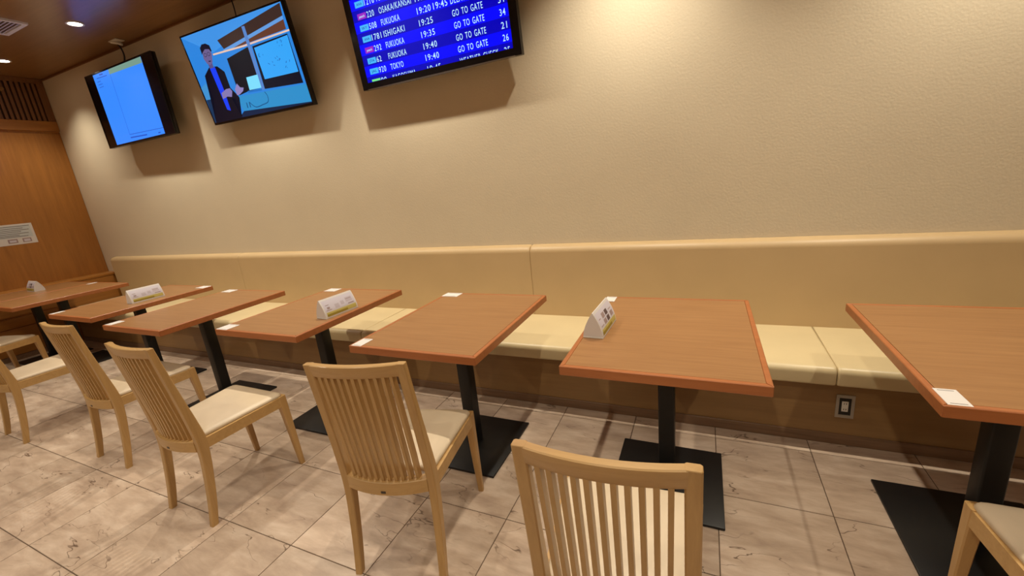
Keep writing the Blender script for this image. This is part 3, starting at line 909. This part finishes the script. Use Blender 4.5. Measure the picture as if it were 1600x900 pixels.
obj('video_cable', plates('video_cable', sk, -0.0038), 'v_wire', sc2)

# -- document page between black side bars
t1 = make_tv(0.761, -0.008, 2.224, 0.026, -0.014, 0.003, 'leftmost wall television showing a blank blue document page', 0.012, 0.016, 0.012)
M['page'] = emit('document_page', (54, 134, 255), 1.0)
M['page_head'] = emit('document_header', (116, 150, 136), 1.0)
M['page_ink'] = emit('document_ink', (34, 84, 190), 1.0)
M['page_black'] = plain('screen_off', (10, 8, 16), 0.15)
sc1 = screen(t1, -0.527, 0.527, -0.287, 0.291, 'page_black')
obj('document_page', plates('page', [[(-0.397, 0.290), (0.390, 0.290), (0.390, -0.286), (-0.397, -0.286)]], -0.0019), 'page', sc1)
obj('document_header', plates('head', [[(-0.128, 0.290), (0.388, 0.290), (0.388, 0.246), (-0.128, 0.252)]], -0.0021), 'page_head', sc1)
ink = [[(-0.123, 0.252), (-0.119, 0.252), (-0.133, -0.226), (-0.137, -0.226)], [(-0.137, -0.226), (0.388, -0.238), (0.388, -0.242), (-0.137, -0.231)],
       [(-0.1366, -0.2487), (0.1281, -0.2566), (0.1274, -0.2668), (-0.1375, -0.2593)], [(0.2972, -0.2648), (0.3327, -0.2642), (0.3305, -0.2741), (0.2973, -0.2739)],
       [(-0.2902, 0.2826), (-0.2313, 0.2802), (-0.2336, 0.2686), (-0.2926, 0.2709)], [(-0.3488, 0.2605), (-0.1763, 0.2565), (-0.1765, 0.2505), (-0.349, 0.2544)],
       [(-0.3572, 0.2325), (-0.2998, 0.2328), (-0.2994, 0.2276), (-0.3568, 0.2272)], [(-0.3587, 0.2092), (-0.2838, 0.2088), (-0.2834, 0.2042), (-0.3584, 0.2042)], [(-0.3549, 0.1869), (-0.2792, 0.1876), (-0.2794, 0.1835), (-0.3559, 0.1819)]]
obj('document_lines', plates('lines', ink, -0.0023), 'page_ink', sc1)

# cables from the ceiling to the left and middle televisions
cb = tag(empty('power_cable', (0.798, 0.029, ZC)), 'black cable with white ceiling plug above the leftmost television', 'cable')
obj('ceiling_plate', box('ceiling_plate', -0.06, 0.06, -0.035, 0.035, -0.010, 0.0, 0.004, 2), 'white_plastic', cb)
obj('plug', tube('plug', [(-0.03, -0.03, -0.014), (0.0, 0.0, -0.022), (0.03, 0.02, -0.034)], 0.011), 'white_plastic', cb)
obj('cord', tube('cord', smooth_path([(0.0, 0.0, -0.025), (0.012, 0.012, -0.06), (0.01, 0.02, -0.12), (-0.02, 0.012, -0.20)], 5), 0.006), 'black', cb)
cb = tag(empty('power_cable', (2.289, 0.071, ZC)), 'thin black cable running down to the middle television', 'cable')
obj('ceiling_plate', box('ceiling_plate2', -0.02, 0.02, -0.02, 0.02, -0.008, 0.0, 0.003, 2), 'white_plastic', cb)
obj('cord', tube('cord2', smooth_path([(0.0, 0.0, -0.006), (0.005, 0.005, -0.08), (0.0, 0.01, -0.16), (0.0, 0.005, -0.24)], 5), 0.004), 'black', cb)

# ------------------------------------------------------------------ notice on the panelled wall, small sprinkler
nt = tag(empty('wall_notice', (XL + 0.0085, -0.554, 1.197)), 'white printed notice sheet taped to the wood-panelled wall', 'notice')
obj('sheet', box('sheet', 0, 0.0012, -0.191, 0.191, -0.102, 0.102), 'paper', nt)
def on_sheet(rects, mat, name, x):
    bm = bmesh.new()
    for y0, y1, z0, z1 in rects:
        add_box(bm, 0.0010, x, y0, y1, z0, z1)
    obj(name, to_mesh(bm, name), mat, nt)
on_sheet([(-0.172, 0.172, -0.035, 0.088)], 'green_ink', 'printed_band', 0.0014)
on_sheet([(-0.168, 0.168 - d, z, z + 0.006) for z, d in ((0.076, 0.0), (0.056, 0.05), (0.038, 0.01), (0.022, 0.07), (0.004, 0.02), (-0.012, 0.09), (-0.026, 0.03))], 'ink', 'printed_text', 0.0017)
on_sheet([(-0.15, -0.09, -0.080, -0.048), (-0.02, 0.05, -0.085, -0.045), (0.085, 0.150, -0.085, -0.045)], 'ink_mid', 'printed_picture', 0.0017)
on_sheet([(-0.145, -0.095, -0.066, -0.060), (-0.008, 0.04, -0.076, -0.056), (0.095, 0.140, -0.078, -0.054)], 'ink_pale', 'printed_picture', 0.0020)

sp = tag(empty('sprinkler', (XL + 0.026, -0.223, 2.598)), 'small brass sprinkler head on the slatted transom', 'sprinkler')
obj('escutcheon', cyl('escutcheon', 0.018, 0.0, 0.005), 'brass', sp, rot=(0, math.pi / 2, 0))
obj('nozzle', cyl('nozzle', 0.007, 0.005, 0.045, 12), 'brass', sp, rot=(0, math.pi / 2, 0))
obj('deflector', cyl('deflector', 0.016, 0.045, 0.047, 16), 'brass', sp, rot=(0, math.pi / 2, 0))
